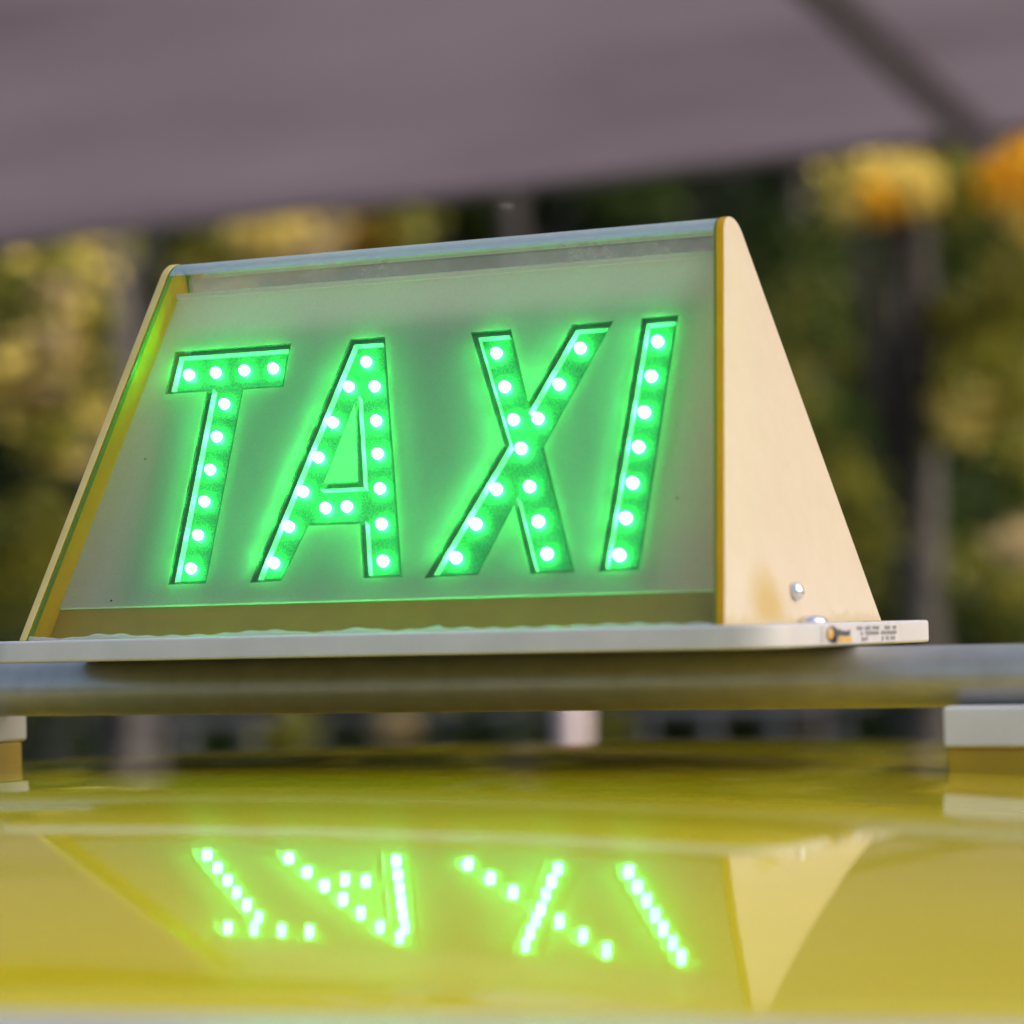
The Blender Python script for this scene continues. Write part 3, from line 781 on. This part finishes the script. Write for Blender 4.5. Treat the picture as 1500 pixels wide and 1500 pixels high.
tree('added_shade_tree', 'tall unseen tree added so its leafy crown shades the taxi', (sb_.x+.3, sb_.y+.2), 7.2, 0.17, M_BARK, cl2, 0.19, None)
b4 = along(1180, 900, 15.0)
tree('bushy_tree', 'bushy green tree with olive lower leaves behind the grey trunk', b4, 5.0, 0.09, M_BARK,
     [C(1190,480,13.6,.26,200,1), C(1200,620,13.6,.24,180,1), C(1230,700,13.6,.2,90,2), C(1180,400,13.8,.2,120,1)] + rnd_clumps(30, (1000,1650), (200,1000), (14.4,15.8), (.3,.6), 230, (0,0,1,1,2), 51), 0.085)
b5 = along(-40, 900, 15.0)
tree('bushy_tree', 'shadowy green tree standing behind the yellow tree', b5, 5.0, 0.10, M_BARKD,
     rnd_clumps(46, (-420,520), (150,1050), (14.2,15.8), (.3,.6), 230, (0,0,0,1), 61), 0.085)
b6 = along(205, 900, 13.4)
tree('slender_tree', 'slender grey trunk beside the yellow autumn tree', b6, 5.2, 0.085, M_BARKD, rnd_clumps(8, (100,320), (-250,200), (13,13.8), (.25,.4), 150, (0,1), 71), 0.08)

def shrub(label, px, py, t, clumps, size=0.06):
    p = along(px, py, t); b = Vector((p.x, p.y, 0)); e = empty('shrub', b, label, 'shrub', 'shrubs by the railing')
    rr = random.Random(int(px)); m = MB()
    for k in range(7):
        tp = Vector((rr.uniform(-.35,.35), rr.uniform(-.3,.3), p.z*rr.uniform(.8,1.05))); m.tube([Vector((rr.uniform(-.05,.05), rr.uniform(-.05,.05), -.03)), tp*0.5+Vector((0,0,.1)), tp], [.016,.012,.005], 6)
    m.build('stem', M_BARKD, e); leafmesh('foliage', clumps, size, e, b)
shrub('yellow-green shrub glowing low beside the dark trunk', 40, 830, 10.8, [C(40,800,10.8,.2,190,2), C(20,860,10.8,.22,220,2), C(70,760,10.9,.13,70,2), C(-80,850,10.8,.3,260,2), C(30,960,10.8,.3,350,1), C(60,1080,10.8,.35,350,0)])
shrub('olive shrub with its sunlit top put into lighter leaf colour, beyond the end of the sign', 1400, 880, 10.6, [C(1330,880,10.6,.2,170,2), C(1430,860,10.6,.22,200,2), C(1510,890,10.6,.25,230,2), C(1390,930,10.6,.3,300,1), C(1500,960,10.6,.3,300,1), C(1400,1080,10.6,.4,420,0)])  # sunlit top painted by leaf colour: olive above, dark green below
shrub('low dark shrub with a few tan leaves near the pale post', 600, 1080, 10.2, [C(580,1062,10.0,.07,60,5), C(430,1075,10.1,.12,50,2), C(880,1075,10.1,.12,70,2), C(600,1130,10.3,.4,420,0), C(860,1150,10.3,.4,420,0), C(740,1140,10.3,.35,320,1)])

M_RAIL = plain('grey_painted_rail', (0.10, 0.10, 0.105), (0.14, 0.14, 0.145), 0.5, metallic=0.2)
pA, pB = along(-500, 1060, 11.2), along(2000, 1060, 11.2); pA.z = pB.z = 0
rl = empty('railing', pA, 'grey steel railing running in front of the trees', 'railing')
dv = (pB-pA)
for zt in (1.24, 0.25):
    m = MB(); m.tube([Vector((0,0,zt)), dv+Vector((0,0,zt))], [.022,.022], 8); m.build('rail', M_RAIL, rl)
nb = 26
for k in range(nb+1):
    p = dv*(k/nb); m = MB(); m.box(p.x-.02, p.x+.02, p.y-.02, p.y+.02, -0.02, 1.235); m.build('baluster', M_RAIL, rl)
pp = along(838, 1060, 9.4); e = empty('post', Vector((pp.x, pp.y, 0)), 'pale pinkish post standing in front of the railing', 'post')
M_PALE = plain('pale_pink_paint', (0.46, 0.37, 0.37), (0.52, 0.42, 0.42), 0.6); M_RED = plain('dull_red_paint', (0.30, 0.12, 0.10), (0.35, 0.15, 0.12), 0.6)
m = MB(); m.tube([(0,0,-.02),(0,0,1.42),(0,0,1.45)], [.040,.040,.02], 16); m.build('shaft', M_PALE, e, True)
m = MB(); m.tube([(0,0,1.452),(0,0,1.50),(0,0,1.53)], [.044,.044,.02], 16); m.build('cap', M_RED, e, True)
